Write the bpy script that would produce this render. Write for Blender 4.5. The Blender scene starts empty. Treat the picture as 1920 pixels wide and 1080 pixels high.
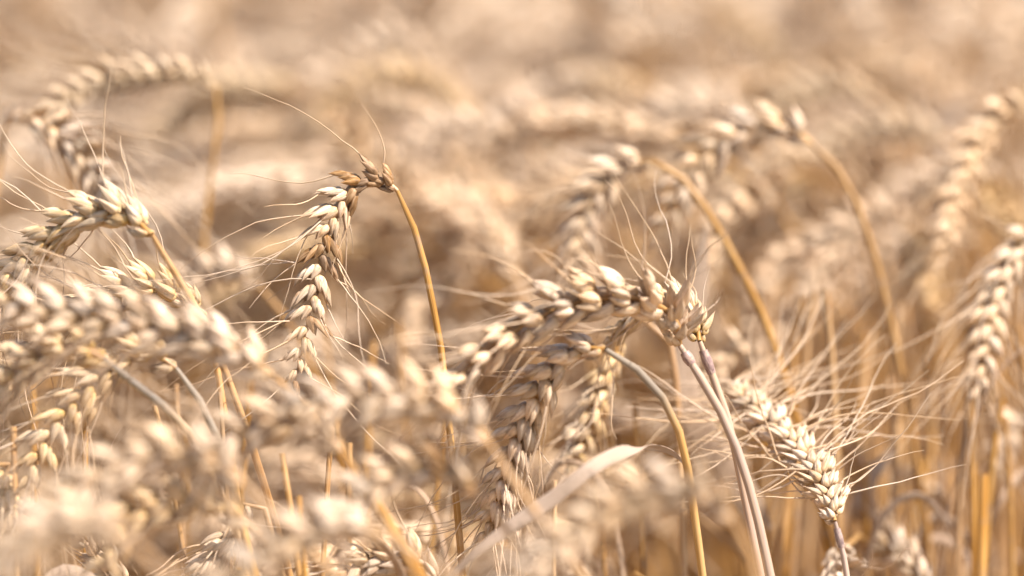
import bpy, math, random
import numpy as np
from mathutils import Vector

SC = bpy.context.scene
COL = SC.collection
R = math.radians
random.seed(7)
rng = np.random.default_rng(7)

# ------------------------------------------------------------------ camera
PITCH = 12.0
CAM = np.array([0.0, 0.0, 1.10])
LENS = 100.0
FPX = 1920 * LENS / 36.0
cd = bpy.data.cameras.new('camera')
cam = bpy.data.objects.new('camera', cd)
COL.objects.link(cam)
cam.location = CAM
cam.rotation_euler = (R(90 - PITCH), 0, 0)
cd.lens = LENS
cd.sensor_width = 36
cd.clip_start = 0.02
cd.clip_end = 500
cd.dof.use_dof = True
cd.dof.focus_distance = 1.03
cd.dof.aperture_fstop = 2.85
SC.camera = cam
FWD = np.array([0, math.cos(R(PITCH)), -math.sin(R(PITCH))])
UP = np.array([0, math.sin(R(PITCH)), math.cos(R(PITCH))])
RIGHT = np.array([1.0, 0, 0])

def at(x, y, d):
    return CAM + d * (FWD + (x - 960) / FPX * RIGHT - (y - 540) / FPX * UP)

# ------------------------------------------------------------------ light
SUN_EL, SUN_AZ = 56.0, 112.0      # azimuth clockwise from +Y (the view direction); right and a little behind the camera
w = bpy.data.worlds.new('World')
SC.world = w
w.use_nodes = True
nt = w.node_tree
nt.nodes.clear()
sky = nt.nodes.new('ShaderNodeTexSky')
sky.sky_type = 'NISHITA'
sky.sun_disc = False
sky.sun_elevation = R(SUN_EL)
sky.sun_rotation = R(SUN_AZ)
sky.dust_density = 2.0
bg = nt.nodes.new('ShaderNodeBackground')
bg.inputs['Strength'].default_value = 0.095
wo = nt.nodes.new('ShaderNodeOutputWorld')
nt.links.new(sky.outputs[0], bg.inputs[0])
nt.links.new(bg.outputs[0], wo.inputs[0])
sl = bpy.data.lights.new('sun', 'SUN')
sl.energy = 5.0
sl.angle = R(0.55)
sl.color = (1.0, 0.928, 0.865)
so = bpy.data.objects.new('sun', sl)
COL.objects.link(so)
sd = Vector((math.sin(R(SUN_AZ)) * math.cos(R(SUN_EL)), math.cos(R(SUN_AZ)) * math.cos(R(SUN_EL)), math.sin(R(SUN_EL))))
so.rotation_euler = sd.to_track_quat('Z', 'Y').to_euler()
so.location = (2, -1, 4)
SC.view_settings.view_transform = 'Standard'
SC.view_settings.look = 'None'
SC.view_settings.exposure = 0.98
SC.view_settings.gamma = 1.0
SC.cycles.use_denoising = True
SC.cycles.diffuse_bounces = 5
SC.cycles.transmission_bounces = 4
SC.cycles.max_bounces = 8
SC.cycles.sample_clamp_indirect = 8

# ------------------------------------------------------------------ materials
def straw(name, cols, rough=0.5, transl=0.18, bump=0.35, streak=(1.2, 34, 6), tip=None, base=None, brange=(.3, 0), specks=0, vary=0.16, spec=0.35):
    """dry straw material. 'st' attribute: x along the piece, y around it, z random per piece"""
    m = bpy.data.materials.new(name)
    m.use_nodes = True
    t = m.node_tree
    n = t.nodes
    L = t.links.new
    n.clear()
    out = n.new('ShaderNodeOutputMaterial')
    a = n.new('ShaderNodeAttribute'); a.attribute_name = 'st'
    mul = n.new('ShaderNodeVectorMath'); mul.operation = 'MULTIPLY'
    mul.inputs[1].default_value = streak
    L(a.outputs['Vector'], mul.inputs[0])
    oi = n.new('ShaderNodeObjectInfo')
    nz = n.new('ShaderNodeTexNoise'); nz.noise_dimensions = '4D'
    nz.inputs['Scale'].default_value = 1.0; nz.inputs['Detail'].default_value = 4
    L(mul.outputs[0], nz.inputs['Vector'])
    mw = n.new('ShaderNodeMath'); mw.operation = 'MULTIPLY'; mw.inputs[1].default_value = 30
    L(oi.outputs['Random'], mw.inputs[0]); L(mw.outputs[0], nz.inputs['W'])
    ramp = n.new('ShaderNodeValToRGB')
    e = ramp.color_ramp.elements
    e[0].position = 0.28; e[0].color = (*cols[0], 1)
    e[1].position = 0.68; e[1].color = (*cols[-1], 1)
    for k, c in enumerate(cols[1:-1]):
        q = e.new(0.28 + 0.4 * (k + 1) / (len(cols) - 1)); q.color = (*c, 1)
    L(nz.outputs['Fac'], ramp.inputs[0])
    col = ramp.outputs[0]
    sep = n.new('ShaderNodeSeparateXYZ'); L(a.outputs['Vector'], sep.inputs[0])
    def band(col, p0, p1, c, amount):
        mr = n.new('ShaderNodeMapRange')
        mr.inputs['From Min'].default_value = p0; mr.inputs['From Max'].default_value = p1
        mr.inputs['To Min'].default_value = 0; mr.inputs['To Max'].default_value = amount
        L(sep.outputs[0], mr.inputs['Value'])
        mx = n.new('ShaderNodeMix'); mx.data_type = 'RGBA'
        L(mr.outputs[0], mx.inputs[0]); L(col, mx.inputs[6]); mx.inputs[7].default_value = (*c, 1)
        return mx.outputs[2]
    if specks:
        sp = n.new('ShaderNodeTexNoise'); sp.inputs['Scale'].default_value = specks; sp.inputs['Detail'].default_value = 3
        gtx = n.new('ShaderNodeNewGeometry'); L(gtx.outputs['Position'], sp.inputs['Vector'])
        sr = n.new('ShaderNodeMapRange'); sr.inputs['From Min'].default_value = .58; sr.inputs['From Max'].default_value = .72
        sr.inputs['To Max'].default_value = .65
        L(sp.outputs['Fac'], sr.inputs['Value'])
        sx = n.new('ShaderNodeMix'); sx.data_type = 'RGBA'
        L(sr.outputs[0], sx.inputs[0]); L(col, sx.inputs[6]); sx.inputs[7].default_value = (0.30, 0.21, 0.15, 1)
        col = sx.outputs[2]
    if tip: col = band(col, 0.62, 1.0, tip, 0.75)
    if base: col = band(col, brange[0], brange[1], base, 0.85)
    # per-piece and per-object brightness
    h = n.new('ShaderNodeHueSaturation')
    ad = n.new('ShaderNodeMath'); ad.operation = 'ADD'
    L(sep.outputs[2], ad.inputs[0]); L(oi.outputs['Random'], ad.inputs[1])
    fr = n.new('ShaderNodeMath'); fr.operation = 'FRACT'; L(ad.outputs[0], fr.inputs[0])
    mv = n.new('ShaderNodeMapRange'); mv.inputs['To Min'].default_value = 1 - vary; mv.inputs['To Max'].default_value = 1 + vary
    L(fr.outputs[0], mv.inputs['Value']); L(mv.outputs[0], h.inputs['Value'])
    ms = n.new('ShaderNodeMapRange'); ms.inputs['To Min'].default_value = 1.12; ms.inputs['To Max'].default_value = 0.85
    L(oi.outputs['Random'], ms.inputs['Value']); L(ms.outputs[0], h.inputs['Saturation'])
    L(col, h.inputs['Color'])
    p = n.new('ShaderNodeBsdfPrincipled')
    p.inputs['Roughness'].default_value = rough
    p.inputs['Specular IOR Level'].default_value = spec
    L(h.outputs[0], p.inputs['Base Color'])
    nz2 = n.new('ShaderNodeTexNoise'); nz2.inputs['Scale'].default_value = 1.0; nz2.inputs['Detail'].default_value = 2
    m2 = n.new('ShaderNodeVectorMath'); m2.operation = 'MULTIPLY'; m2.inputs[1].default_value = (2.5, streak[1] * 1.3, 9)
    L(a.outputs['Vector'], m2.inputs[0]); L(m2.outputs[0], nz2.inputs['Vector'])
    b = n.new('ShaderNodeBump'); b.inputs['Strength'].default_value = bump; b.inputs['Distance'].default_value = 0.0004
    L(nz2.outputs['Fac'], b.inputs['Height']); L(b.outputs[0], p.inputs['Normal'])
    if transl > 0:
        tr = n.new('ShaderNodeBsdfTranslucent'); L(h.outputs[0], tr.inputs[0])
        mix = n.new('ShaderNodeMixShader'); mix.inputs[0].default_value = transl
        L(p.outputs[0], mix.inputs[1]); L(tr.outputs[0], mix.inputs[2])
        L(mix.outputs[0], out.inputs[0])
    else:
        L(p.outputs[0], out.inputs[0])
    return m

M_HUSK = straw('straw_husk', [(0.42, 0.25, 0.13), (0.70, 0.51, 0.33), (0.83, 0.69, 0.52)], 0.45, 0.10, 1.0,
               streak=(1.6, 14, 40), tip=(0.50, 0.32, 0.19), base=(0.52, 0.33, 0.15), vary=0.28, specks=420)
M_GOLD = straw('golden_husk', [(0.42, 0.26, 0.12), (0.67, 0.47, 0.26), (0.79, 0.62, 0.42)], 0.45, 0.10, 1.0,
               streak=(1.6, 14, 40), tip=(0.62, 0.44, 0.28), base=(0.60, 0.38, 0.12), vary=0.2, specks=420)
M_BROWN = straw('weathered_husk', [(0.12, 0.06, 0.02), (0.32, 0.18, 0.08), (0.50, 0.33, 0.19)], 0.5, 0.12, 0.5,
                streak=(2.5, 9, 40), vary=0.3)
M_PALE = straw('haze_lightened_husk', [(0.58, 0.42, 0.27), (0.76, 0.60, 0.43), (0.85, 0.73, 0.58)], 0.5, 0.10, 0.0, streak=(1.6, 14, 40), vary=0.2)  # paler husk copy for the field mass: bright haze painted into the colour
M_AWN = straw('straw_awn', [(0.52, 0.36, 0.22), (0.66, 0.48, 0.31), (0.74, 0.57, 0.40)], 0.4, 0.15, 0.0, streak=(2, 2, 40))
M_STEM = straw('straw_stem', [(0.26, 0.12, 0.03), (0.44, 0.235, 0.075), (0.60, 0.38, 0.17)], 0.36, 0.08, 0.25,
               streak=(14, 10, 30), vary=0.18, spec=0.5, specks=160)
M_NECK = straw('pale_stem', [(0.32, 0.23, 0.18), (0.47, 0.34, 0.26), (0.56, 0.40, 0.25)], 0.36, 0.08, 0.25,
               streak=(14, 8, 30), vary=0.12, spec=0.5)
M_GREY = straw('grey_topped_stem', [(0.42, 0.24, 0.09), (0.56, 0.34, 0.14), (0.66, 0.46, 0.24)], 0.36, 0.08, 0.25, streak=(18, 8, 30), base=(0.24, 0.22, 0.19), brange=(.09, .05))
M_BACK = straw('haze_lightened_stem', [(0.46, 0.30, 0.17), (0.64, 0.46, 0.30), (0.76, 0.60, 0.44)], 0.5, 0.15, 0.0, streak=(14, 10, 30), vary=0.2)  # far stems lightened in colour to imitate the washed-out glare there
M_NODE = straw('stem_node', [(0.14, 0.09, 0.08), (0.28, 0.19, 0.17), (0.46, 0.33, 0.25)], 0.4, 0, 0.2, streak=(4, 10, 30))
M_LEAF = straw('dry_leaf', [(0.36, 0.24, 0.15), (0.54, 0.39, 0.27), (0.66, 0.50, 0.37)], 0.55, 0.25, 0.5,
               streak=(3, 30, 30), vary=0.15, specks=120)

def soil_mat():
    m = bpy.data.materials.new('dry_soil_and_straw')
    m.use_nodes = True
    t = m.node_tree; n = t.nodes; L = t.links.new
    p = n['Principled BSDF']; p.inputs['Roughness'].default_value = 0.9
    tc = n.new('ShaderNodeTexCoord')
    a = n.new('ShaderNodeTexNoise'); a.inputs['Scale'].default_value = 18; a.inputs['Detail'].default_value = 8
    L(tc.outputs['Object'], a.inputs['Vector'])
    r = n.new('ShaderNodeValToRGB')
    r.color_ramp.elements[0].position = 0.35; r.color_ramp.elements[0].color = (0.16, 0.10, 0.055, 1)
    r.color_ramp.elements[1].position = 0.65; r.color_ramp.elements[1].color = (0.40, 0.28, 0.15, 1)
    L(a.outputs['Fac'], r.inputs[0]); L(r.outputs[0], p.inputs['Base Color'])
    b = n.new('ShaderNodeBump'); b.inputs['Distance'].default_value = 0.02
    L(a.outputs['Fac'], b.inputs['Height']); L(b.outputs[0], p.inputs['Normal'])
    return m
M_SOIL = soil_mat()

# ------------------------------------------------------------------ mesh helpers
def nrm(v):
    return v / (np.linalg.norm(v, axis=-1, keepdims=True) + 1e-12)

class MB:
    """collects quad grids into one mesh"""
    def __init__(s):
        s.V = []; s.F = []; s.S = []; s.MI = []; s.n = 0
    def grid(s, P, st, mi=0, closed=True):
        m, k = P.shape[:2]
        i = np.arange(m - 1)[:, None]; j = np.arange(k if closed else k - 1)[None, :]
        jn = (j + 1) % k
        f = np.stack([i * k + j, i * k + jn, (i + 1) * k + jn, (i + 1) * k + j], -1).reshape(-1, 4) + s.n
        s.V.append(P.reshape(-1, 3)); s.S.append(st.reshape(-1, 3)); s.F.append(f)
        s.MI.append(np.full(len(f), mi)); s.n += m * k
    def arrays(s):
        return np.concatenate(s.V), np.concatenate(s.F), np.concatenate(s.S), np.concatenate(s.MI)
    def mesh(s, name, mats):
        return make_mesh(name, *s.arrays(), mats)

def make_mesh(name, V, F, S, MI, mats):
    me = bpy.data.meshes.new(name)
    me.vertices.add(len(V)); me.vertices.foreach_set('co', V.astype(np.float32).ravel())
    me.loops.add(F.size); me.loops.foreach_set('vertex_index', F.astype(np.int32).ravel())
    me.polygons.add(len(F))
    me.polygons.foreach_set('loop_start', np.arange(0, F.size, 4, dtype=np.int32))
    me.polygons.foreach_set('material_index', MI.astype(np.int32))
    me.polygons.foreach_set('use_smooth', np.ones(len(F), dtype=bool))
    me.update(calc_edges=True)
    at_ = me.attributes.new('st', 'FLOAT_VECTOR', 'POINT')
    at_.data.foreach_set('vector', S.astype(np.float32).ravel())
    for m in mats: me.materials.append(m)
    return me

def link(name, me, parent=None):
    o = bpy.data.objects.new(name, me)
    COL.objects.link(o)
    if parent: o.parent = parent
    return o

def spline(pts, n):
    """Catmull-Rom through pts, resampled to n points evenly by length"""
    P = np.array(pts, float)
    P = np.vstack([2 * P[0] - P[1], P, 2 * P[-1] - P[-2]])
    out = []
    for i in range(1, len(P) - 2):
        t = np.linspace(0, 1, 16, endpoint=False)[:, None]
        a, b, c, d = P[i - 1], P[i], P[i + 1], P[i + 2]
        out.append(0.5 * (2 * b + (c - a) * t + (2 * a - 5 * b + 4 * c - d) * t ** 2 + (3 * b - a - 3 * c + d) * t ** 3))
    out.append(P[-2][None])
    Q = np.vstack(out)
    s = np.r_[0, np.cumsum(np.linalg.norm(np.diff(Q, axis=0), axis=1))]
    u = np.linspace(0, s[-1], n)
    return np.stack([np.interp(u, s, Q[:, k]) for k in range(3)], 1), s[-1]

def frames(C, ref=(0.3, -1, 0.2)):
    T = nrm(np.gradient(C, axis=0))
    N = np.zeros_like(T)
    r = np.array(ref, float)
    v = r - T[0] * np.dot(r, T[0])
    N[0] = nrm(v)
    for i in range(1, len(C)):
        v = N[i - 1] - T[i] * np.dot(N[i - 1], T[i])
        N[i] = nrm(v)
    return T, N, np.cross(T, N)

def tube(mb, C, rad, k=8, mi=0, rnd=None, slen=1.0):
    T, N, B = frames(C)
    a = np.linspace(0, 2 * np.pi, k, endpoint=False)
    rad = np.broadcast_to(np.asarray(rad, float), (len(C),))
    P = C[:, None] + rad[:, None, None] * (np.cos(a)[None, :, None] * N[:, None] + np.sin(a)[None, :, None] * B[:, None])
    st = np.zeros(P.shape)
    st[..., 0] = np.linspace(0, slen, len(C))[:, None]
    st[..., 1] = np.abs(np.linspace(-1, 1, k))[None, :]
    st[..., 2] = random.random() if rnd is None else rnd
    mb.grid(P, st, mi)

def husk(mb, p, d, out, L, W, Tk, beak=0.12, gape=0.0, mu=9, k=9, mi=0):
    """one pointed, keeled husk from p along d; 'out' is its keeled outer side"""
    d = nrm(d); out = nrm(out - d * np.dot(out, d)); side = np.cross(d, out)
    u = np.linspace(0, 1, mu)
    prof = (0.34 + u) ** 0.8 * np.clip(1 - u, 0, 1) ** (1.05 + 0.25 * beak)
    prof = prof / prof.max()
    prof = np.maximum(prof, 0.04)
    prof[0] = 0.4
    a = np.linspace(0, 2 * np.pi, k, endpoint=False)
    ca = np.cos(a)
    keel = 1 + 0.30 * np.clip(ca, 0, 1) ** 10 - 0.10 * np.exp(-((ca - .8) / .1) ** 2)
    inner = np.where(ca < 0, 0.6, 1.0)
    rx = (W / 2) * np.sin(a)
    ry = (Tk / 2) * ca * keel * inner
    # the belly bulges outwards a little; the tip draws into a beak that leans out or in
    C = p + np.outer(u * L, d) + np.outer(0.07 * L * np.sin(np.pi * u * 0.9) + gape * L * np.clip(u - 0.45, 0, 1) ** 2, out)
    wob = 1 + 0.06 * np.sin(a * 3 + random.random() * 6)[None, :]
    if k >= 14: wob = wob + 0.045 * np.cos(a * (k // 2))[None, :]
    if random.random() < .07: wob = wob * .6      # a shrivelled one
    P = C[:, None] + prof[:, None, None] * (wob[..., None] * (rx[None, :, None] * side + ry[None, :, None] * out))
    st = np.zeros(P.shape)
    st[..., 0] = u[:, None]
    st[..., 1] = np.abs(np.linspace(-1, 1, k))[None, :]
    st[..., 2] = random.random()
    mb.grid(P, st, mi)
    return C[-1], nrm(C[-1] - C[-3])

def awn(mb, p, d, L, curl, sag, r0=0.00022, K=9, k=4, mi=0):
    q = rng.normal(size=3); q = q - d * np.dot(q, d); q = nrm(q)
    h = 0.006 / max(L, .006)
    t = np.linspace(0, 1, K)[:, None]
    q2 = nrm(np.cross(d, q))
    C = p + d * L * t + q * curl * L * t ** 2 + np.array([0, 0, -1.0]) * sag * L * t ** 2 + q2 * L * 0.07 * random.uniform(-1, 1) * np.sin(t * 5.5)
    C[2:] += np.cumsum(rng.normal(size=(K - 2, 3)) * L * .006, axis=0)
    r = r0 * (1 - 0.78 * t[:, 0])
    tube(mb, C, r, k, mi)

# ------------------------------------------------------------------ ears
def ear_layout(C, T, S, spacing, size):
    n = len(C)
    return n

def build_spikelet(mb, p, t, s, b, sc, q, mi=0, openness=1.0):
    """p on the rachis, t axis, s outward side, b across; returns the awn roots. q: 'hi','mid','lo'"""
    roots = []
    ang = R(random.uniform(26, 40)) * openness
    d = nrm(t * math.cos(ang) + s * math.sin(ang) + rng.normal(size=3) * 0.06)
    o = nrm(s * math.cos(ang) - t * math.sin(ang))
    base = p + s * 0.0010 * sc
    mu, k = {'hi': (11, 16), 'mid': (7, 8), 'lo': (5, 5)}[q]
    U = random.uniform
    if q == 'lo':
        for j in (-1, 1):
            dd = nrm(d + b * 0.30 * j)
            e, ed = husk(mb, base + b * 0.0016 * j * sc, dd, nrm(o + b * j), 0.0125 * sc, 0.0050 * sc, 0.0044 * sc, mu=mu, k=k, mi=mi)
            roots.append((e, ed))
        return roots
    # two glumes lying on the broad sides of the ear, so that they hide the rachis
    for j in (-1, 1):
        dd = nrm(d * .55 + t * .5 + b * .16 * j * U(.4, 1.8) + s * U(-.05, .1))
        oo = nrm(b * j + o * 0.35)
        e, ed = husk(mb, base + b * 0.0020 * j * sc - s * 0.0006 * sc, dd, oo, 0.0092 * sc * U(.88, 1.12),
             0.0043 * sc * U(.85, 1.12), 0.0032 * sc, gape=U(.1, .4), mu=mu, k=k, mi=mi)
        if random.random() < .15: roots.append((e, ed))
    # lemmas: a fan of four, spreading outwards, the inner ones higher
    for j, lift, ln in ((-1, 0.0010, .0108), (1, 0.0014, .0108), (-.25, 0.0040, .0100), (.35, 0.0056, .0088)):
        dd = nrm(d + b * 0.24 * j * U(.7, 1.5) + s * (.10 if abs(j) < 1 else 0) + rng.normal(size=3) * 0.05)
        oo = nrm(o * (1 if abs(j) < 1 else .75) + b * 0.75 * j)
        e, ed = husk(mb, base + b * 0.0014 * j * sc + d * lift * sc, dd, oo, ln * sc * U(.88, 1.15),
                     0.0036 * sc * U(.82, 1.1), 0.0034 * sc, gape=U(-.1, .45), mu=mu, k=k, mi=mi)
        roots.append((e, ed))
    return roots

def ear_geo(pts, roll=0.0, size=1.0, q='hi', awns=1.0, awnlen=0.04, spread=0.35, curl=0.35, sag=0.0,
            spacing=0.0046, openness=1.0, twist=0.6, awnr=0.00030, split=True, brown=0.0, dense=1.0):
    """returns (rachis MB, [spikelet MB], [awn MB]) in world coordinates; pts from the base to the tip"""
    C, L = spline(pts, 40)
    n = max(8, int(round(L / (spacing * size))))
    T, N, B = frames(C)
    idx = 0.3 + 38 * np.linspace(0, 1, n) ** dense
    rach = MB()
    tube(rach, C, np.linspace(0.0011, 0.0005, len(C)) * size, 6)
    spk, aw = [], []
    for i, x in enumerate(idx):
        k0 = int(x); f = x - k0
        p = C[k0] * (1 - f) + C[min(k0 + 1, 39)] * f
        t, nn, bb = T[k0], N[k0], B[k0]
        a = roll + twist * (i / n - .5) + random.uniform(-.12, .12)
        s = nn * math.cos(a) + bb * math.sin(a)
        b = np.cross(t, s)
        sgn = 1 if i % 2 else -1
        u = i / (n - 1)
        sc = size * (0.78 + 0.5 * math.sin(math.pi * min(1, (u * .9 + .16))) ** 0.8 * .62) * random.uniform(.93, 1.07)
        if u > .85: sc *= 1 - (u - .85) * 1.6
        op = openness * (1 if u < .93 else .5) * (.7 if i < 3 else 1)
        if i < 3: sc *= .80 + .06 * i
        m = MB()
        mi = 1 if random.random() < brown * (.9 if u < .24 else .12) else 0
        roots = build_spikelet(m, p, t, s * sgn, b, sc, q, mi, op)
        spk.append(m)
        for e, ed in roots:
            if random.random() < 0.8 * awns * (.35 if i < 3 else 1):
                dd = nrm(ed * (1 - spread) + t * 0.25 + s * sgn * spread * random.uniform(.2, 1.3) + rng.normal(size=3) * 0.16 * (0.5 + spread))
                ln = (.55 if i < 3 else 1) * awnlen * random.uniform(.4, 1.6) * (0.7 + 0.5 * u)
                am = MB()
                awn(am, e - ed * 0.0006, dd, ln, curl * random.uniform(0, 1.15), sag, r0=awnr, mi=0,
                    K=10 if q == 'hi' else 6, k=4 if q == 'hi' else 3)
                aw.append(am)
    return rach, spk, aw

def merge(ms, shift=None):
    out = MB()
    for m in ms:
        for V, F, S, MI in zip(m.V, m.F, m.S, m.MI):
            pass
        V, F, S, MI = m.arrays()
        out.V.append(V); out.S.append(S); out.F.append(F + out.n); out.MI.append(MI); out.n += len(V)
    return out

def local(m, o):
    m.V = [v - o for v in m.V]
    return m

def stem_curve(pts):
    """continues given stem points down to the ground"""
    P = [np.array(p, float) for p in pts]
    t = nrm(P[-1] - P[-2])
    p = P[-1]
    down = np.array([0, 0, -1.0])
    step = 0.02
    k = 0
    while p[2] > 0.004 and k < 80:
        t = nrm(t * 0.90 + down * 0.10) if t[2] < -.2 else nrm(t * 0.75 + down * 0.25)
        if p[2] < 0.5: step = 0.06
        p = p + t * min(step, max(0.004, p[2]) / max(.2, -t[2]))
        P.append(p.copy()); k += 1
    P[-1][2] = -0.01
    return P

def leaf_geo(pts, width, roll=0.0, twist=0.0, gutter=0.25, thick=0.00018, n=36, mi=0, ragged=0.0, w0=0.35, fold=(.5, 0)):
    """a dry blade with a folded mid-rib and a real thickness"""
    C, L = spline(pts, n)
    T, N, B = frames(C)
    u = np.linspace(0, 1, n)
    wp = width / 2 * (w0 + (1 - w0) * np.sin(np.pi * np.clip(u * 1.1 + .02, 0, 1) ** .8)) * np.clip((1 - u) * 5, 0.03, 1)
    wp *= 1 + ragged * np.sin(u * 23 + random.random() * 6) * .1
    k = 7
    v = np.linspace(-1, 1, k)
    th = roll + twist * u + fold[1] / (1 + np.exp(-(u - fold[0]) * 45))
    s = N * np.cos(th)[:, None] + B * np.sin(th)[:, None]
    f = np.cross(T, s)
    top = C[:, None] + wp[:, None, None] * (v[None, :, None] * s[:, None] + gutter * (np.abs(v) ** 1.5)[None, :, None] * f[:, None])
    bot = top - f[:, None] * thick
    P = np.concatenate([top, bot[:, ::-1]], 1)
    st = np.zeros(P.shape)
    st[..., 0] = u[:, None] * 2
    st[..., 1] = np.r_[v, v[::-1]][None, :]
    st[..., 2] = random.random()
    m = MB()
    m.grid(P, st, mi)
    return m

def stalk(label, ear, stem=None, d=(1.0, 1.0), sd=None, sw=0.0016, group=None, leaf=None, q=None, size=1.0,
          stem_mat=None, husk_mat=None, category='wheat', node=False, **kw):
    """ear: pixel points base to tip with depth running d[0]..d[1]; stem: pixel points from the base down"""
    ne = len(ear)
    E = [at(x, y, d[0] + (d[1] - d[0]) * i / (ne - 1)) for i, (x, y) in enumerate(ear)]
    base = E[0]
    dm = (d[0] + d[1]) / 2
    if q is None: q = 'hi' if dm < 1.16 else 'mid'
    split = dm < 1.17 and group != 'soft overlapping ears of the middle distance'
    if stem:
        sdd = sd if sd is not None else d[0]
        S = [base] + [at(x, y, d[0] + (sdd - d[0]) * (i + 1) / len(stem)) for i, (x, y) in enumerate(stem)]
    else:
        t0 = -nrm(E[1] - E[0])
        p = base.copy(); S = [base]
        t = t0.copy()
        for _ in range(7):
            t = nrm(t * .72 + np.array([0, 0, -.28]))
            p = p + t * 0.012; S.append(p)
    S = stem_curve(S)
    foot = np.array([S[-1][0], S[-1][1], 0.0])
    root = bpy.data.objects.new('wheat_stalk', None)
    root.empty_display_size = .02
    COL.objects.link(root)
    root.location = foot
    root['label'] = label; root['category'] = category
    if group: root['group'] = group
    C, L = spline(S, 64)
    r = np.interp(np.linspace(0, L, 64), [0, .004, .012, .25, L], [sw * .55, sw * .8, sw * .92, sw * 1.15, sw * 1.45])
    m = MB(); tube(m, C, r, 10, slen=L * 2)
    link('stem', local(m, foot).mesh('stem', [stem_mat or M_STEM]), root)
    if node:
        i0, ln = node
        f = (i0 / L) * 63; k0 = int(f)
        pc = C[k0] + (C[k0 + 1] - C[k0]) * (f - k0); tt = nrm(C[k0 + 1] - C[k0])
        uu = np.linspace(-.5, .5, 9)
        m = MB(); tube(m, pc + np.outer(uu * ln, tt), sw * (1.0 + .22 * np.cos(uu * np.pi) ** 2), 10)
        link('stem_node', local(m, foot).mesh('stem_node', [M_NODE]), root)
    hm = husk_mat or M_HUSK
    rach, spk, aw = ear_geo(E, size=size, q=q, **kw)
    if split:
        eo = link('ear', local(rach, foot).mesh('ear', [M_STEM]), root)
        for s_ in spk:
            c = s_.V[0][0].copy()
            so_ = link('spikelet', local(s_, c).mesh('spikelet', [hm, M_BROWN]), eo)
            so_.location = c - foot
        for a_ in aw:
            c = a_.V[0][0].copy()
            ao = link('awn', local(a_, c).mesh('awn', [M_AWN]), eo)
            ao.location = c - foot
    else:
        mm = merge(spk)
        am = merge(aw) if aw else None
        if am:
            am.MI = [np.full(len(x), 2) for x in am.MI]
            mm = merge([mm, am])
        link('ear', local(mm, foot).mesh('ear', [hm, M_BROWN, M_AWN]), root)
    for lf in (leaf or []):
        lp = [at(*p) for p in lf['pts']]
        lm = leaf_geo(lp, lf.get('w', .009), lf.get('roll', 0), lf.get('twist', 0), lf.get('gutter', .25), ragged=.6, w0=lf.get('w0', .35), fold=lf.get('fold', (.5, 0)))
        lo = link('leaf', local(lm, foot).mesh('leaf', [lf.get('mat', M_LEAF)]), root)
        if 'label' in lf: lo['label'] = lf['label']
    return root

G_SHARP = 'wheat stalks near the plane of focus'
G_FRONT = 'blurred wheat stalks in front'
G_BACK = 'wheat stalks behind the sharp ears'

# ------------------------------------------------------------------ the ground
gm = bpy.data.meshes.new('ground')
gm.from_pydata([(-150, -150, 0), (150, -150, 0), (150, 150, 0), (-150, 150, 0)], [], [(0, 1, 2, 3)])
gm.materials.append(M_SOIL)
g = link('ground', gm)
g['kind'] = 'structure'

#HAND
# ------------------------------------------------------------------ stalks in and near focus
stalk('sharp arching ear, brown and weathered at its crook, hanging left of a thin amber stem',
      [(745, 358), (722, 340), (682, 338), (645, 368), (618, 420), (600, 490), (584, 570), (568, 645), (552, 722)],
      [(765, 398), (790, 470), (808, 555), (825, 640), (832, 700)], d=(1.03, 1.03), sw=.0013, group=G_SHARP,
      roll=1.3, size=0.78, awns=.5, awnlen=.04, spread=.6, curl=.5, brown=1.0, twist=.3, spacing=.0044, dense=1.15, husk_mat=M_HUSK)
stalk('large pale ear arching over the centre, leftmost of two whose stems cross side by side',
      [(1273, 645), (1268, 605), (1238, 575), (1180, 558), (1090, 566), (1000, 600), (925, 650), (858, 708)],
      [(1302, 690), (1345, 760), (1385, 850), (1415, 950), (1440, 1060)], d=(1.02, .98), sd=1.02, sw=.0017, group=G_SHARP,
      roll=1.2, size=1.12, awns=1.0, awnlen=.04, spread=.5, curl=.45, stem_mat=M_NECK, node=(.006, .005), twist=.2, spacing=.0048, sag=.15, dense=1.12)
stalk('golden based ear tucked behind the big central ear, on the right one of crossing stems',
      [(1312, 640), (1303, 600), (1272, 574), (1230, 566), (1185, 588), (1145, 635)],
      [(1325, 680), (1352, 745), (1380, 850), (1400, 950), (1425, 1075)], d=(1.03, 1.06), sd=1.035, sw=.0016, group=G_SHARP,
      roll=.4, size=0.80, awns=.9, awnlen=.036, spread=.55, curl=.4, stem_mat=M_NECK, node=(.008, .009), husk_mat=M_GOLD, openness=.75, dense=1.12)
stalk('shaded ear drooping under the big central ear from a bent grey topped stem',
      [(1135, 655), (1090, 655), (1045, 685), (1010, 735), (980, 795), (955, 860), (935, 930), (912, 1005)],
      [(1185, 685), (1235, 735), (1270, 800), (1288, 870), (1300, 950)], d=(1.0, 1.03), sd=1.02, sw=.0015, group=G_SHARP,
      roll=1.4, size=0.92, awns=.9, awnlen=.038, spread=.35, curl=.35, stem_mat=M_GREY, openness=.8)
stalk('small yellowish ear hanging tip down below the centre, behind the shaded drooping ear',
      [(1160, 640), (1148, 680), (1128, 730), (1108, 785), (1090, 830), (1078, 872)],
      [(1175, 608), (1215, 600), (1255, 640), (1268, 720), (1272, 800)], d=(1.09, 1.09), sw=.0015, group=G_SHARP,
      roll=.9, size=0.77, awns=.8, awnlen=.03, spread=.4, husk_mat=M_GOLD)
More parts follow.
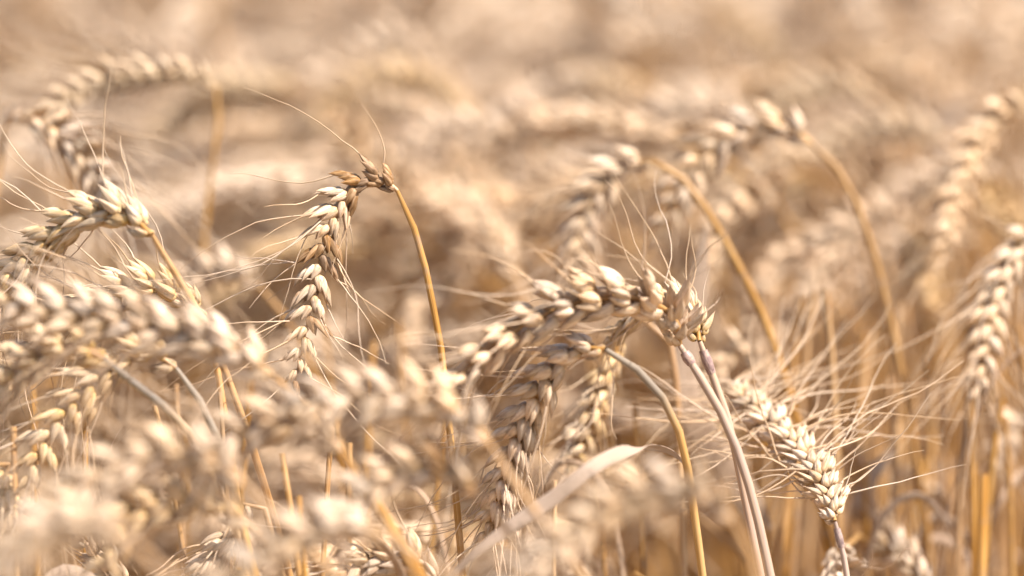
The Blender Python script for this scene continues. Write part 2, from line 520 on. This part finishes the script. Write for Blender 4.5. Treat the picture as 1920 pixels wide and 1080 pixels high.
stalk('sharp ear at lower right, long awns fanned to both sides above a thin stem',
      [(1566, 978), (1550, 925), (1518, 872), (1475, 822), (1430, 780), (1392, 745), (1370, 722)],
      [(1576, 1010), (1588, 1080)], d=(1.02, 1.10), sd=1.02, sw=.0012, group=G_SHARP,
      roll=.95, size=0.74, awns=1.0, awnlen=.044, spread=.95, curl=.3, openness=1.3, awnr=.00038, stem_mat=M_NECK, node=(.006, .007), twist=.2)
stalk('ear at the left edge with creamy plump spikelets, bending away from a bare tan stem',
      [(285, 440), (250, 412), (205, 398), (150, 410), (95, 445), (45, 492), (0, 540), (-30, 590)],
      [(318, 495), (350, 550), (385, 605), (420, 690)], d=(1.0, 1.03), sd=1.02, sw=.0014, group=G_SHARP,
      roll=1.1, size=0.99, awns=.8, awnlen=.045, spread=.45, husk_mat=M_GOLD, openness=.65, twist=.1)
stalk('ear with a yellow base, half hidden behind the broad blurred ear on the left',
      [(385, 598), (345, 562), (290, 540), (225, 548), (165, 575), (100, 615), (50, 650)],
      [(400, 650), (412, 720), (425, 800)], d=(1.03, 1.03), sw=.0014, group=G_SHARP,
      roll=.8, size=0.90, awns=.9, awnlen=.04, spread=.5, husk_mat=M_GOLD)
stalk('golden grained ear at the left edge under the broad blurred ear, dark grey stem',
      [(195, 672), (150, 652), (100, 655), (50, 680), (5, 715), (-30, 760)],
      [(240, 710), (300, 755), (350, 805), (390, 880)], d=(.97, .97), sd=1.0, sw=.0015, group=G_SHARP,
      roll=1.0, size=0.97, awns=.7, awnlen=.035, spread=.3, husk_mat=M_GOLD, stem_mat=M_GREY, sag=.3)
stalk('golden ear drooping left below the broad blurred ear, its stem grey at the top',
      [(330, 690), (290, 665), (240, 665), (190, 700), (145, 745), (105, 795), (75, 850), (55, 900)],
      [(365, 735), (400, 800), (425, 880)], d=(1.0, 1.0), sw=.0014, group=G_SHARP,
      roll=1.3, size=0.90, awns=.7, awnlen=.035, spread=.3, husk_mat=M_GOLD, stem_mat=M_GREY, sag=.3)
stalk('short sharp ear tip fanned open near the bottom left corner, among blurred ears',
      [(250, 1110), (215, 1075), (180, 1040), (155, 1000), (140, 965)], None, d=(1.03, 1.03), sw=.0014, group=G_SHARP,
      roll=.7, size=0.77, awns=1.0, awnlen=.03, spread=.6)
stalk('small ear cut off by the left edge low down, beside leaning golden stems',
      [(20, 870), (10, 895), (14, 925), (24, 955), (30, 985)], [(8, 850), (-8, 845), (-22, 870), (-30, 950)], d=(1.0, 1.0), sw=.0014, group=G_SHARP,
      roll=.7, size=0.72, awns=.8, awnlen=.03, spread=.5, husk_mat=M_GOLD)
stalk('crisp ear hanging into the bottom edge left of centre, between two blurred ears',
      [(455, 945), (450, 975), (430, 1010), (405, 1045), (385, 1085), (370, 1120)], [(470, 925), (490, 935), (505, 985)], d=(1.02, 1.02), sw=.0013, group=G_SHARP,
      roll=1.2, size=0.85, awns=1.0, awnlen=.03, spread=.4)
stalk('sharp rounded ear just rising over the bottom edge, with a long folded dry leaf',
      [(830, 1105), (790, 1062), (740, 1045), (690, 1050), (645, 1080), (610, 1130)], [(845, 1140), (850, 1200)], d=(1.01, 1.01), sw=.0015, group=G_SHARP,
      roll=1.2, size=0.90, awns=1.0, awnlen=.03, spread=.5,
      leaf=[dict(pts=[(835, 1090, .985), (900, 1030, .98), (965, 982, .98), (1040, 932, .98), (1100, 884, .98), (1160, 850, .99), (1215, 838, 1.01), (1265, 852, 1.03), (1300, 895, 1.04), (1316, 950, 1.05)],
                 w=.0054, roll=1.05, twist=.3, gutter=.12, w0=.12, fold=(.60, -1.9), label='broad pale dry leaf blade, folded over at its bend')])
stalk('little ear poking up near the bottom right corner among amber stems',
      [(1745, 1110), (1720, 1075), (1690, 1045), (1655, 1018)], None, d=(1.12, 1.14), sw=.0014, group=G_SHARP,
      roll=.7, size=0.85, awns=.8, awnlen=.025, spread=.5)

# ------------------------------------------------------------------ blurred stalks in front
stalk('broad blurred ear slanting across the left, in front of the golden ones',
      [(512, 705), (462, 668), (390, 638), (300, 618), (210, 600), (120, 585), (35, 572), (-20, 568)],
      [(555, 735), (600, 800), (680, 905)], d=(.94, .95), sd=.95, sw=.0015, group=G_FRONT,
      roll=1.25, size=1.06, awns=.9, awnlen=.045, spread=.35, sag=.5, openness=.9)
stalk('blurred white ear lying level across the lower middle, left of the shaded drooping ear',
      [(915, 830), (880, 785), (820, 758), (745, 745), (670, 745), (590, 755), (510, 770)],
      [(945, 875), (985, 935), (1050, 1020)], d=(.905, .905), sd=.905, sw=.0014, group=G_FRONT,
      roll=1.3, size=0.99, awns=.8, awnlen=.035, spread=.3, sag=.4)
stalk('blurred ear just under the left end of the level white ear, on a straight stem',
      [(640, 845), (600, 808), (545, 795), (480, 800), (425, 825), (375, 865)],
      [(665, 880), (700, 935)], d=(.93, .93), sw=.0014, group=G_FRONT,
      roll=1.2, size=0.92, awns=.9, awnlen=.035, spread=.4)
stalk('very blurred pale ear low on the left, sloping down to the left edge',
      [(455, 905), (400, 860), (320, 850), (230, 870), (140, 920), (70, 980), (0, 1040)],
      [(500, 950), (560, 1010), (640, 1090)], d=(.885, .885), sd=.885, sw=.0014, group=G_FRONT,
      roll=1.2, size=0.90, awns=.6, awnlen=.03, spread=.4)
stalk('brownish blurred ear lying level beneath the white one, left of centre',
      [(895, 925), (855, 888), (790, 880), (725, 895), (665, 930), (620, 980)],
      [(930, 965), (975, 1030)], d=(.91, .91), sw=.0014, group=G_FRONT,
      roll=1.0, size=0.88, awns=.6, awnlen=.03, spread=.4, brown=.35)
stalk('very blurred whitish ear at the bottom, rising to the right over the folded leaf',
      [(1375, 975), (1325, 922), (1250, 912), (1170, 935), (1095, 982), (1020, 1042), (950, 1095)],
      [(1400, 1000), (1420, 1100)], d=(.86, .85), sw=.0014, group=G_FRONT,
      roll=1.2, size=0.90, awns=.5, awnlen=.025, spread=.3)
stalk('very blurred ear filling the bottom edge left of centre, on a pale slanting stem',
      [(720, 1000), (660, 985), (590, 990), (520, 1020), (450, 1070), (400, 1120)],
      [(770, 1030), (830, 1070), (900, 1130)], d=(.865, .865), sw=.0014, group=G_FRONT,
      roll=1.2, size=0.90, awns=.5, awnlen=.025, spread=.3)
stalk('softly blurred ear with dark gaps between its grains, above the bottom left corner',
      [(470, 985), (430, 950), (370, 935), (300, 940), (245, 965), (205, 1020), (185, 1080)],
      [(500, 1020), (530, 1090)], d=(.94, .94), sw=.0014, group=G_FRONT,
      roll=1.3, size=0.95, awns=.7, awnlen=.03, spread=.3, sag=.3, husk_mat=M_GOLD)
stalk('faint pale ear smeared by blur in the bottom left corner',
      [(240, 1010), (180, 980), (110, 990), (40, 1030), (-20, 1090)],
      None, d=(.80, .80), sw=.0014, group=G_FRONT, roll=1.2, size=0.85, awns=.4, awnlen=.02, spread=.3)

# ------------------------------------------------------------------ stalks behind
stalk('ear curving down from the left edge, under the blurred golden ear at upper left',
      [(12, 232), (40, 222), (85, 235), (130, 262), (165, 300), (195, 345), (215, 390)],
      [(5, 280), (-5, 350), (-20, 430)], d=(1.14, 1.12), sw=.0015, group=G_BACK, roll=1.3, size=0.90, awns=.8, awnlen=.05, spread=.3, sag=.6)
stalk('blurred golden ear at upper left pointing left, its stem dropping from the right end',
      [(405, 160), (370, 143), (310, 138), (240, 142), (170, 160), (115, 190), (75, 220)],
      [(415, 180), (408, 235), (396, 330)], d=(1.2, 1.17), sw=.0011, group=G_BACK, roll=1.2, size=0.80, awns=.8, awnlen=.04, spread=.3, husk_mat=M_GOLD)
stalk('white blurred ear high in the upper middle, arching over an amber stem',
      [(800, 95), (755, 72), (700, 85), (645, 115), (600, 155), (570, 200)],
      [(840, 130), (880, 190), (905, 260)], d=(1.5, 1.5), sw=.0017, group=G_BACK, roll=1.2, size=0.99, awns=.6, awnlen=.03)
stalk('blurred ear with a pale knob, arching left from a long curved stem at upper right',
      [(1520, 268), (1480, 240), (1420, 238), (1360, 260), (1315, 295), (1285, 345), (1255, 400), (1235, 450)],
      [(1565, 310), (1605, 380), (1640, 480), (1665, 580), (1688, 690)], d=(1.16, 1.17), sd=1.16, sw=.0014, group=G_BACK, roll=1.2, size=0.95, awns=.6, awnlen=.035, sag=.3)
stalk('soft pale ear just behind and left of the knobbed ear at upper right',
      [(1400, 250), (1360, 205), (1300, 195), (1240, 210), (1190, 245), (1150, 290)],
      None, d=(1.38, 1.4), sw=.0016, group=G_BACK, roll=1.2, size=0.95, awns=.6, awnlen=.03)
stalk('blurred ear bent sharply downwards above the big central ear, on a thick amber stem',
      [(1222, 300), (1180, 308), (1135, 340), (1105, 385), (1090, 440), (1080, 495), (1072, 545)],
      [(1280, 335), (1335, 410), (1385, 500), (1430, 590), (1455, 660)], d=(1.14, 1.15), sd=1.13, sw=.0016, group=G_BACK, roll=1.3, size=0.90, awns=.8, awnlen=.03, openness=.9)
stalk('soft ear sloping down left from the sharply bent ear on the thick amber stem',
      [(1190, 335), (1130, 340), (1060, 360), (1000, 390), (950, 430), (910, 480)],
      None, d=(1.32, 1.32), sw=.0016, group=G_BACK, roll=1.2, size=0.95, awns=.6, awnlen=.03)
stalk('soft white ear beside the arching sharp ear, sloping down to the right',
      [(965, 520), (940, 470), (905, 425), (860, 390), (810, 368), (765, 360)],
      None, d=(1.26, 1.3), sw=.0016, group=G_BACK, roll=1.2, size=0.95, awns=.6, awnlen=.03)
stalk('soft short ear below the white one beside the arching sharp ear',
      [(960, 500), (925, 468), (880, 458), (840, 468), (800, 490)],
      None, d=(1.3, 1.34), sw=.0016, group=G_BACK, roll=1.2, size=0.95, awns=.6, awnlen=.03)
stalk('blurred ear on a slanting stem, between the broad blurred ear and the arching sharp ear',
      [(485, 535), (450, 512), (400, 508), (350, 528), (310, 560)],
      [(530, 590), (570, 650), (600, 730)], d=(1.18, 1.2), sw=.0016, group=G_BACK, roll=1.2, size=0.90, awns=.8, awnlen=.045, spread=.5)
stalk('pale smudged ear between the left slanting stem and the arching sharp ear',
      [(570, 500), (530, 482), (480, 490), (430, 420), (400, 400)][:3] + [(440, 505)],
      None, d=(1.36, 1.36), sw=.0016, group=G_BACK, roll=1.2, size=0.90, awns=.6, awnlen=.03)
stalk('long ear hanging near the right edge, grey on one side, the upper of two',
      [(1940, 195), (1890, 205), (1850, 240), (1820, 290), (1800, 345), (1782, 400), (1770, 450), (1765, 490)],
      None, d=(1.22, 1.2), sw=.0016, group=G_BACK, roll=1.2, size=0.88, awns=.7, awnlen=.035, sag=.4)
stalk('long ear hanging tip down at the right edge, the lower and clearer of two',
      [(1945, 425), (1915, 450), (1890, 500), (1865, 555), (1850, 610), (1842, 665), (1832, 730)],
      [(1970, 440), (1985, 520), (1990, 640)], d=(1.13, 1.12), sw=.0016, group=G_BACK, roll=1.2, size=0.88, awns=.8, awnlen=.035, sag=.3,
      leaf=[dict(pts=[(1990, 640, 1.13), (1930, 650, 1.12), (1880, 690, 1.12), (1840, 760, 1.12), (1800, 880, 1.13), (1770, 1000, 1.13), (1755, 1100, 1.13)], w=.004, roll=.3)])
stalk('blurred ear at right middle drooping left from a tan arched stem, below the knobbed one',
      [(1710, 425), (1670, 400), (1620, 405), (1575, 445), (1535, 500), (1510, 560), (1490, 620)],
      [(1745, 480), (1765, 560), (1780, 680), (1785, 760)], d=(1.3, 1.28), sw=.0017, group=G_BACK, roll=1.2, size=0.95, awns=.6, awnlen=.03)
stalk('blurred pale ear hanging behind the two crossing stems, right of the central ear',
      [(1492, 575), (1465, 610), (1440, 655), (1420, 705), (1405, 755), (1395, 810)],
      [(1510, 560), (1540, 540), (1580, 570), (1610, 650), (1625, 760)], d=(1.29, 1.27), sw=.0017, group=G_BACK, roll=1.2, size=0.90, awns=.4, awnlen=.035)
stalk('soft ear in the upper right corner hanging beside the frame edge',
      [(1960, 10), (1930, 35), (1900, 75), (1880, 120), (1865, 165)],
      None, d=(1.62, 1.62), sw=.0016, group=G_BACK, roll=1.2, size=0.99, awns=.6, awnlen=.03)
stalk('soft golden ear in the upper middle, low and level, left of the knobbed ear',
      [(1210, 170), (1160, 160), (1100, 158), (1050, 175), (1000, 200)],
      None, d=(1.5, 1.5), sw=.0016, group=G_BACK, roll=1.2, size=0.99, awns=.6, awnlen=.03, husk_mat=M_GOLD)
stalk('small ear behind the crossing stems, with a broad upright pale leaf beside it',
      [(1420, 690), (1405, 660), (1380, 655), (1350, 680), (1335, 730), (1330, 780)],
      [(1430, 720), (1432, 800), (1432, 900)], d=(1.17, 1.17), sw=.0015, group=G_BACK, roll=1.2, size=0.72, awns=.6, awnlen=.03,
      leaf=[dict(pts=[(1432, 1000, 1.14), (1380, 900, 1.13), (1300, 780, 1.12), (1285, 680, 1.12), (1300, 580, 1.12), (1314, 500, 1.12), (1324, 418, 1.12)], w=.0115, roll=1.4, gutter=.1, w0=.85, label='broad upright leaf, pale and blurred')])

def straw_stalk(pts, d, sw, lean, leaf, label, group):
    S = stem_curve([at(x, y, d) for x, y in pts])
    foot = np.array([S[-1][0], S[-1][1], 0.0])
    root = bpy.data.objects.new('bare_straw', None)
    root.empty_display_size = .02
    COL.objects.link(root)
    root.location = foot
    root['label'] = label; root['category'] = 'straw'; root['group'] = group
    C, L = spline(S, 48)
    m = MB(); tube(m, C, np.linspace(sw * .9, sw * 1.3, 48) * (1 + .45 * np.exp(-((np.arange(48) - random.uniform(4, 16)) / .7) ** 2)), 8, slen=L * 2)
    link('stem', local(m, foot).mesh('stem', [M_STEM]), root)
    if leaf:
        k = random.randint(1, 9)
        c = C[k]
        sx = random.choice((-1, 1))
        q = [c, c + [sx * .006, -.002, .012], c + [sx * .016, .004, .022], c + [sx * .030, .006, .012], c + [sx * .038, .006, -.02], c + [sx * .042, 0, -.07]]
        lm = leaf_geo([np.array(v) for v in q], random.uniform(.0025, .005), roll=random.uniform(0, 3), twist=random.uniform(-2, 3), ragged=.6)
        link('leaf', local(lm, foot).mesh('leaf', [M_LEAF]), root)

LB = 'thin bare straw without an ear, standing between the ears left of the crossing stems'
for (x, y, d) in [(528, 850, 1.0), (622, 800, 1.04), (655, 830, 1.06), (412, 735, 1.02), (160, 745, 1.05), (700, 640, 1.15), (748, 600, 1.2),
                  (600, 560, 1.18), (985, 800, 1.08), (1040, 900, 1.06), (885, 700, 1.12), (560, 930, .98), (330, 720, 1.08), (290, 760, 1.05),
                  (25, 800, 1.0), (60, 700, 1.1), (840, 760, 1.1), (1190, 760, 1.1), (1115, 900, 1.1), (480, 640, 1.12)]:
    lx = random.uniform(-14, 26)
    straw_stalk([(x, y), (x + lx, y + 90), (x + lx * 1.9, y + 190)], d, random.uniform(.0009, .0014), 0, random.random() < .5, LB, 'bare straws between the ears')
LB = 'amber straw without an ear, in the soft thicket right of the crossing stems'
for i in range(46):
    x = 1400 + i * 12 + random.uniform(-10, 10); y = random.uniform(520, 900); d = random.uniform(1.11, 1.32)
    lx = random.uniform(-30, 20)
    straw_stalk([(x, y), (x + lx, y + 120), (x + lx * 1.6, y + 260)], d, random.uniform(.0013, .0024), 0, random.random() < .35, LB, 'amber straws on the right')

stalk('ear low at the right edge with a curled leaf below it, among amber straws',
      [(1960, 800), (1930, 780), (1900, 790), (1880, 830), (1872, 880)], [(1975, 840), (1985, 920), (1990, 1000)], d=(1.2, 1.2), sw=.0014, group=G_BACK,
      roll=1.2, size=.9, awns=.7, awnlen=.03,
      leaf=[dict(pts=[(1985, 960, 1.17), (1950, 905, 1.16), (1915, 895, 1.16), (1880, 940, 1.15), (1850, 1000, 1.15), (1828, 1080, 1.15)], w=.007, roll=.8)])
stalk('small drooping ear with a pale slanting leaf, right of the sharp fanned ear',
      [(1690, 905), (1705, 885), (1725, 890), (1735, 920), (1738, 960)], [(1680, 935), (1675, 1000), (1672, 1080)], d=(1.22, 1.22), sw=.0013, group=G_BACK,
      roll=1.2, size=.8, awns=.7, awnlen=.03,
      leaf=[dict(pts=[(1672, 1060, 1.2), (1640, 990, 1.17), (1612, 960, 1.16), (1625, 915, 1.16), (1650, 870, 1.16), (1690, 830, 1.17)], w=.010, roll=.9)])

for i in range(18):
    y0_ = 175 + 300 * (i * .618 % 1); x0_ = 860 + i * 60 + random.uniform(-25, 25)
    dd = max(1.33, 0.2 / math.tan(R(12) + (y0_ - 540) / FPX)) + random.uniform(0, .1)
    k = 1.2 / dd; L_ = random.uniform(290, 380) * k
    a = random.uniform(-.5, .15); da = random.uniform(.15, .30); px, py = x0_, y0_; P_ = [(px, py)]
    for j in range(6):
        px -= math.cos(a) * L_ / 6; py += math.sin(a) * L_ / 6; a += da
        P_.append((px, py))
    stalk('soft arching ear, one of many overlapping right of the arching sharp ear', P_,
          [(x0_ + 34 * k, y0_ + 24 * k), (x0_ + 64 * k, y0_ + 75 * k), (x0_ + 88 * k, y0_ + 160 * k), (x0_ + 105 * k, y0_ + 270 * k)], d=(dd, dd), sw=.0014,
          group='soft overlapping ears of the middle distance', q='mid', roll=1.2 + random.uniform(-.3, .3), size=.95, awns=.5, awnlen=.03,
          husk_mat=random.choice([M_HUSK, M_GOLD]))

#FIELD
# ------------------------------------------------------------------ the field behind, in three depths
def proto_arrays(k, q):
    """a stalk in its own frame: foot at the origin, nodding towards +X; returns stem and ear arrays and the tip height"""
    h = 0.86
    drop = [0.9, 2.1, 2.5, 1.6, 2.75, 1.9, 2.3, 1.2][k % 8]     # how far the ear turns over, radians from upright
    P = [np.array([0, 0, -.005])]
    z, x, a = 0.0, 0.0, 0.02
    y = 0.0; yy = random.uniform(-.05, .05)
    for i in range(28):
        P.append(np.array([x, y, z + .001]))
        x += math.sin(a) * 0.028; z += math.cos(a) * 0.028; y += yy * .02
        a += 0.004 if i < 18 else 0.02
    nb = 12
    for i in range(nb):
        x += math.sin(a) * 0.010; z += math.cos(a) * 0.010
        a += (drop * 0.62 - .2) / nb
        P.append(np.array([x, y, z]))
    E = [P[-1]]
    for i in range(9):
        x += math.sin(a) * 0.0105; z += math.cos(a) * 0.0105
        a += drop * 0.38 / 9
        E.append(np.array([x, y + .004 * math.sin(i), z]))
    s = MB()
    C, L = spline(P, 30 if q != 'lo' else 16)
    tube(s, C, np.interp(np.linspace(0, 1, len(C)), [0, .8, 1], [.0023, .0017, .0012]), 6 if q != 'lo' else 4, slen=L * 2)
    rach, spk, aw = ear_geo(E, roll=random.uniform(.6, 1.5), size=random.uniform(1.0, 1.15), q=q, awns=.7 if q != 'lo' else .35,
                            awnlen=.04, spread=.4, sag=.1, awnr=.00022 if q != 'lo' else .0003)
    e = merge(spk)
    if aw:
        am = merge(aw); am.MI = [np.full(len(f), 1) for f in am.MI]
        e = merge([e, am])
    lf = MB()
    # a withered leaf hanging from the stem
    ph = random.uniform(0, 6.28); c0 = P[16 + k % 8]
    dr = np.array([math.cos(ph), math.sin(ph), 0])
    lp = [c0, c0 + dr * .02 + [0, 0, .035], c0 + dr * .05 + [0, 0, .05], c0 + dr * .085 + [0, 0, .03], c0 + dr * .10 + [0, 0, -.03], c0 + dr * .10 + [0, 0, -.10]]
    lf = leaf_geo([np.array(v) for v in lp], .008, roll=random.uniform(0, 3), twist=random.uniform(-1, 2), n=14 if q != 'lo' else 7)
    return s, e, lf, max(v[2] for v in E)

protos = []
for k in range(9):
    s, e, lf, top = proto_arrays(k, 'mid')
    protos.append((s.mesh('stem', [M_STEM]), e.mesh('ear', [M_GOLD if k % 3 == 0 else M_HUSK, M_AWN]), lf.mesh('leaf', [M_LEAF]), top))

def heading():
    # most ears nod to the left, as in the picture
    return R(180) + random.gauss(0, 0.95)

def place(x, y, top, label, group):
    sm, em, lm, t0 = random.choice(protos)
    root = bpy.data.objects.new('wheat_stalk', None)
    root.empty_display_size = .02
    COL.objects.link(root)
    root['label'] = label; root['category'] = 'wheat'; root['group'] = group
    root.location = (x, y, 0)
    s = top / t0
    root.rotation_euler = (random.gauss(0, .04), random.gauss(0, .04), heading())
    root.scale = (1, 1, s)
    for nm, me in (('stem', sm), ('ear', em)) + ((('leaf', lm),) if random.random() < .75 else ()):
        o = bpy.data.objects.new(nm, me)
        COL.objects.link(o); o.parent = root

def halfw(y):
    return y * 0.19
cnt = 0
cand = []
y0, y1 = 1.42, 2.35
while len(cand) < 80:
    y = random.uniform(y0, y1)
    x = random.uniform(-1, 1) * (halfw(y1) + .06)
    if abs(x) > halfw(y) + .05: continue
    cand.append((x, y))
for x, y in cand:
    top = random.uniform(.80, .865 if x < .02 else .89) if y < 1.65 else random.uniform(.84, .915) if y < 1.85 else random.gauss(.895, .018)
    lab = ('out of focus straw coloured stalk in the mass behind the separate ears' if y < 1.9 else
           'faint, strongly blurred stalk in the tan haze along the top of the picture')
    place(x, y, top, lab, 'stalks in the soft background' if y < 1.9 else 'farthest stalks one can still tell apart')
# shorter stalks between the ones above: mostly their stems show
n = 0
while n < 92:
    y = random.uniform(1.08, 1.55)
    x = random.uniform(-1, 1) * .30
    if abs(x) > halfw(y) + .03: continue
    place(x, y, random.uniform(.70, .79) if y < 1.3 else random.uniform(.75, .84),
          'shorter stalk deep among the amber stems, below the level of the big ears', 'shorter stalks among the stems')
    n += 1

for i in range(48):
    y = random.uniform(1.3, 1.7)
    x = random.uniform(.04, .22 * y)
    place(x, y, random.uniform(.84, .91), 'soft stalk of the amber thicket on the right, behind the long hanging ears', 'amber stalks on the right')
# everything farther off or beside: one mass
lows = []
for k in range(8):
    s, e, lf, top = proto_arrays(k, 'lo')
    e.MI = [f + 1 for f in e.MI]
    lf.MI = [f + 3 for f in lf.MI]
    m = merge([s, e, lf])
    lows.append((*m.arrays(), top))
Vs, Fs, Ss, Ms, off = [], [], [], [], 0
def mass(x, y, top):
    global off
    V, F, S, MI, t0 = random.choice(lows)
    a = heading(); c, s_ = math.cos(a), math.sin(a)
    lx, ly = random.gauss(0, .05), random.gauss(0, .05)
    X = V[:, 0] * c - V[:, 1] * s_ + x + V[:, 2] * lx
    Y = V[:, 0] * s_ + V[:, 1] * c + y + V[:, 2] * ly
    Z = V[:, 2] * top / t0
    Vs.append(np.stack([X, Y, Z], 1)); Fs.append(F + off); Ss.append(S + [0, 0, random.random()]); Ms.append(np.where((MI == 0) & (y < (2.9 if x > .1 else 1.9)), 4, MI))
    off += len(V)
n = 0
while n < 3200:
    y = random.uniform(-.2, 6.0) if n % 5 < 2 else random.uniform(1.85, 3.3)
    x = random.uniform(-1.9, 1.9)
    if abs(x) > (.55 if n % 5 < 2 else .12) + y * .25: continue
    if y < 1.5 and -halfw(y) - .25 < x < halfw(y) + .42: continue
    if y < 1.85 and -halfw(y) - .08 < x < halfw(y) + .2: continue
    mass(x, y, random.gauss(.895, .04) if y > .9 else random.gauss(.86, .02)); n += 1
for i in range(110):
    y = random.uniform(1.5, 1.88)
    mass(random.uniform(-1, 1) * (halfw(y) + .12), y, random.uniform(.76, .86))
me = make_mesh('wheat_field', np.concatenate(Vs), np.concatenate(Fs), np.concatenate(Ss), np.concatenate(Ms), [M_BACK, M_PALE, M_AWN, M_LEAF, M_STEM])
fo = link('wheat_field', me)
fo['kind'] = 'stuff'
fo['label'] = 'mass of ripe wheat melting into a tan blur behind and beside'
fo['category'] = 'wheat field'
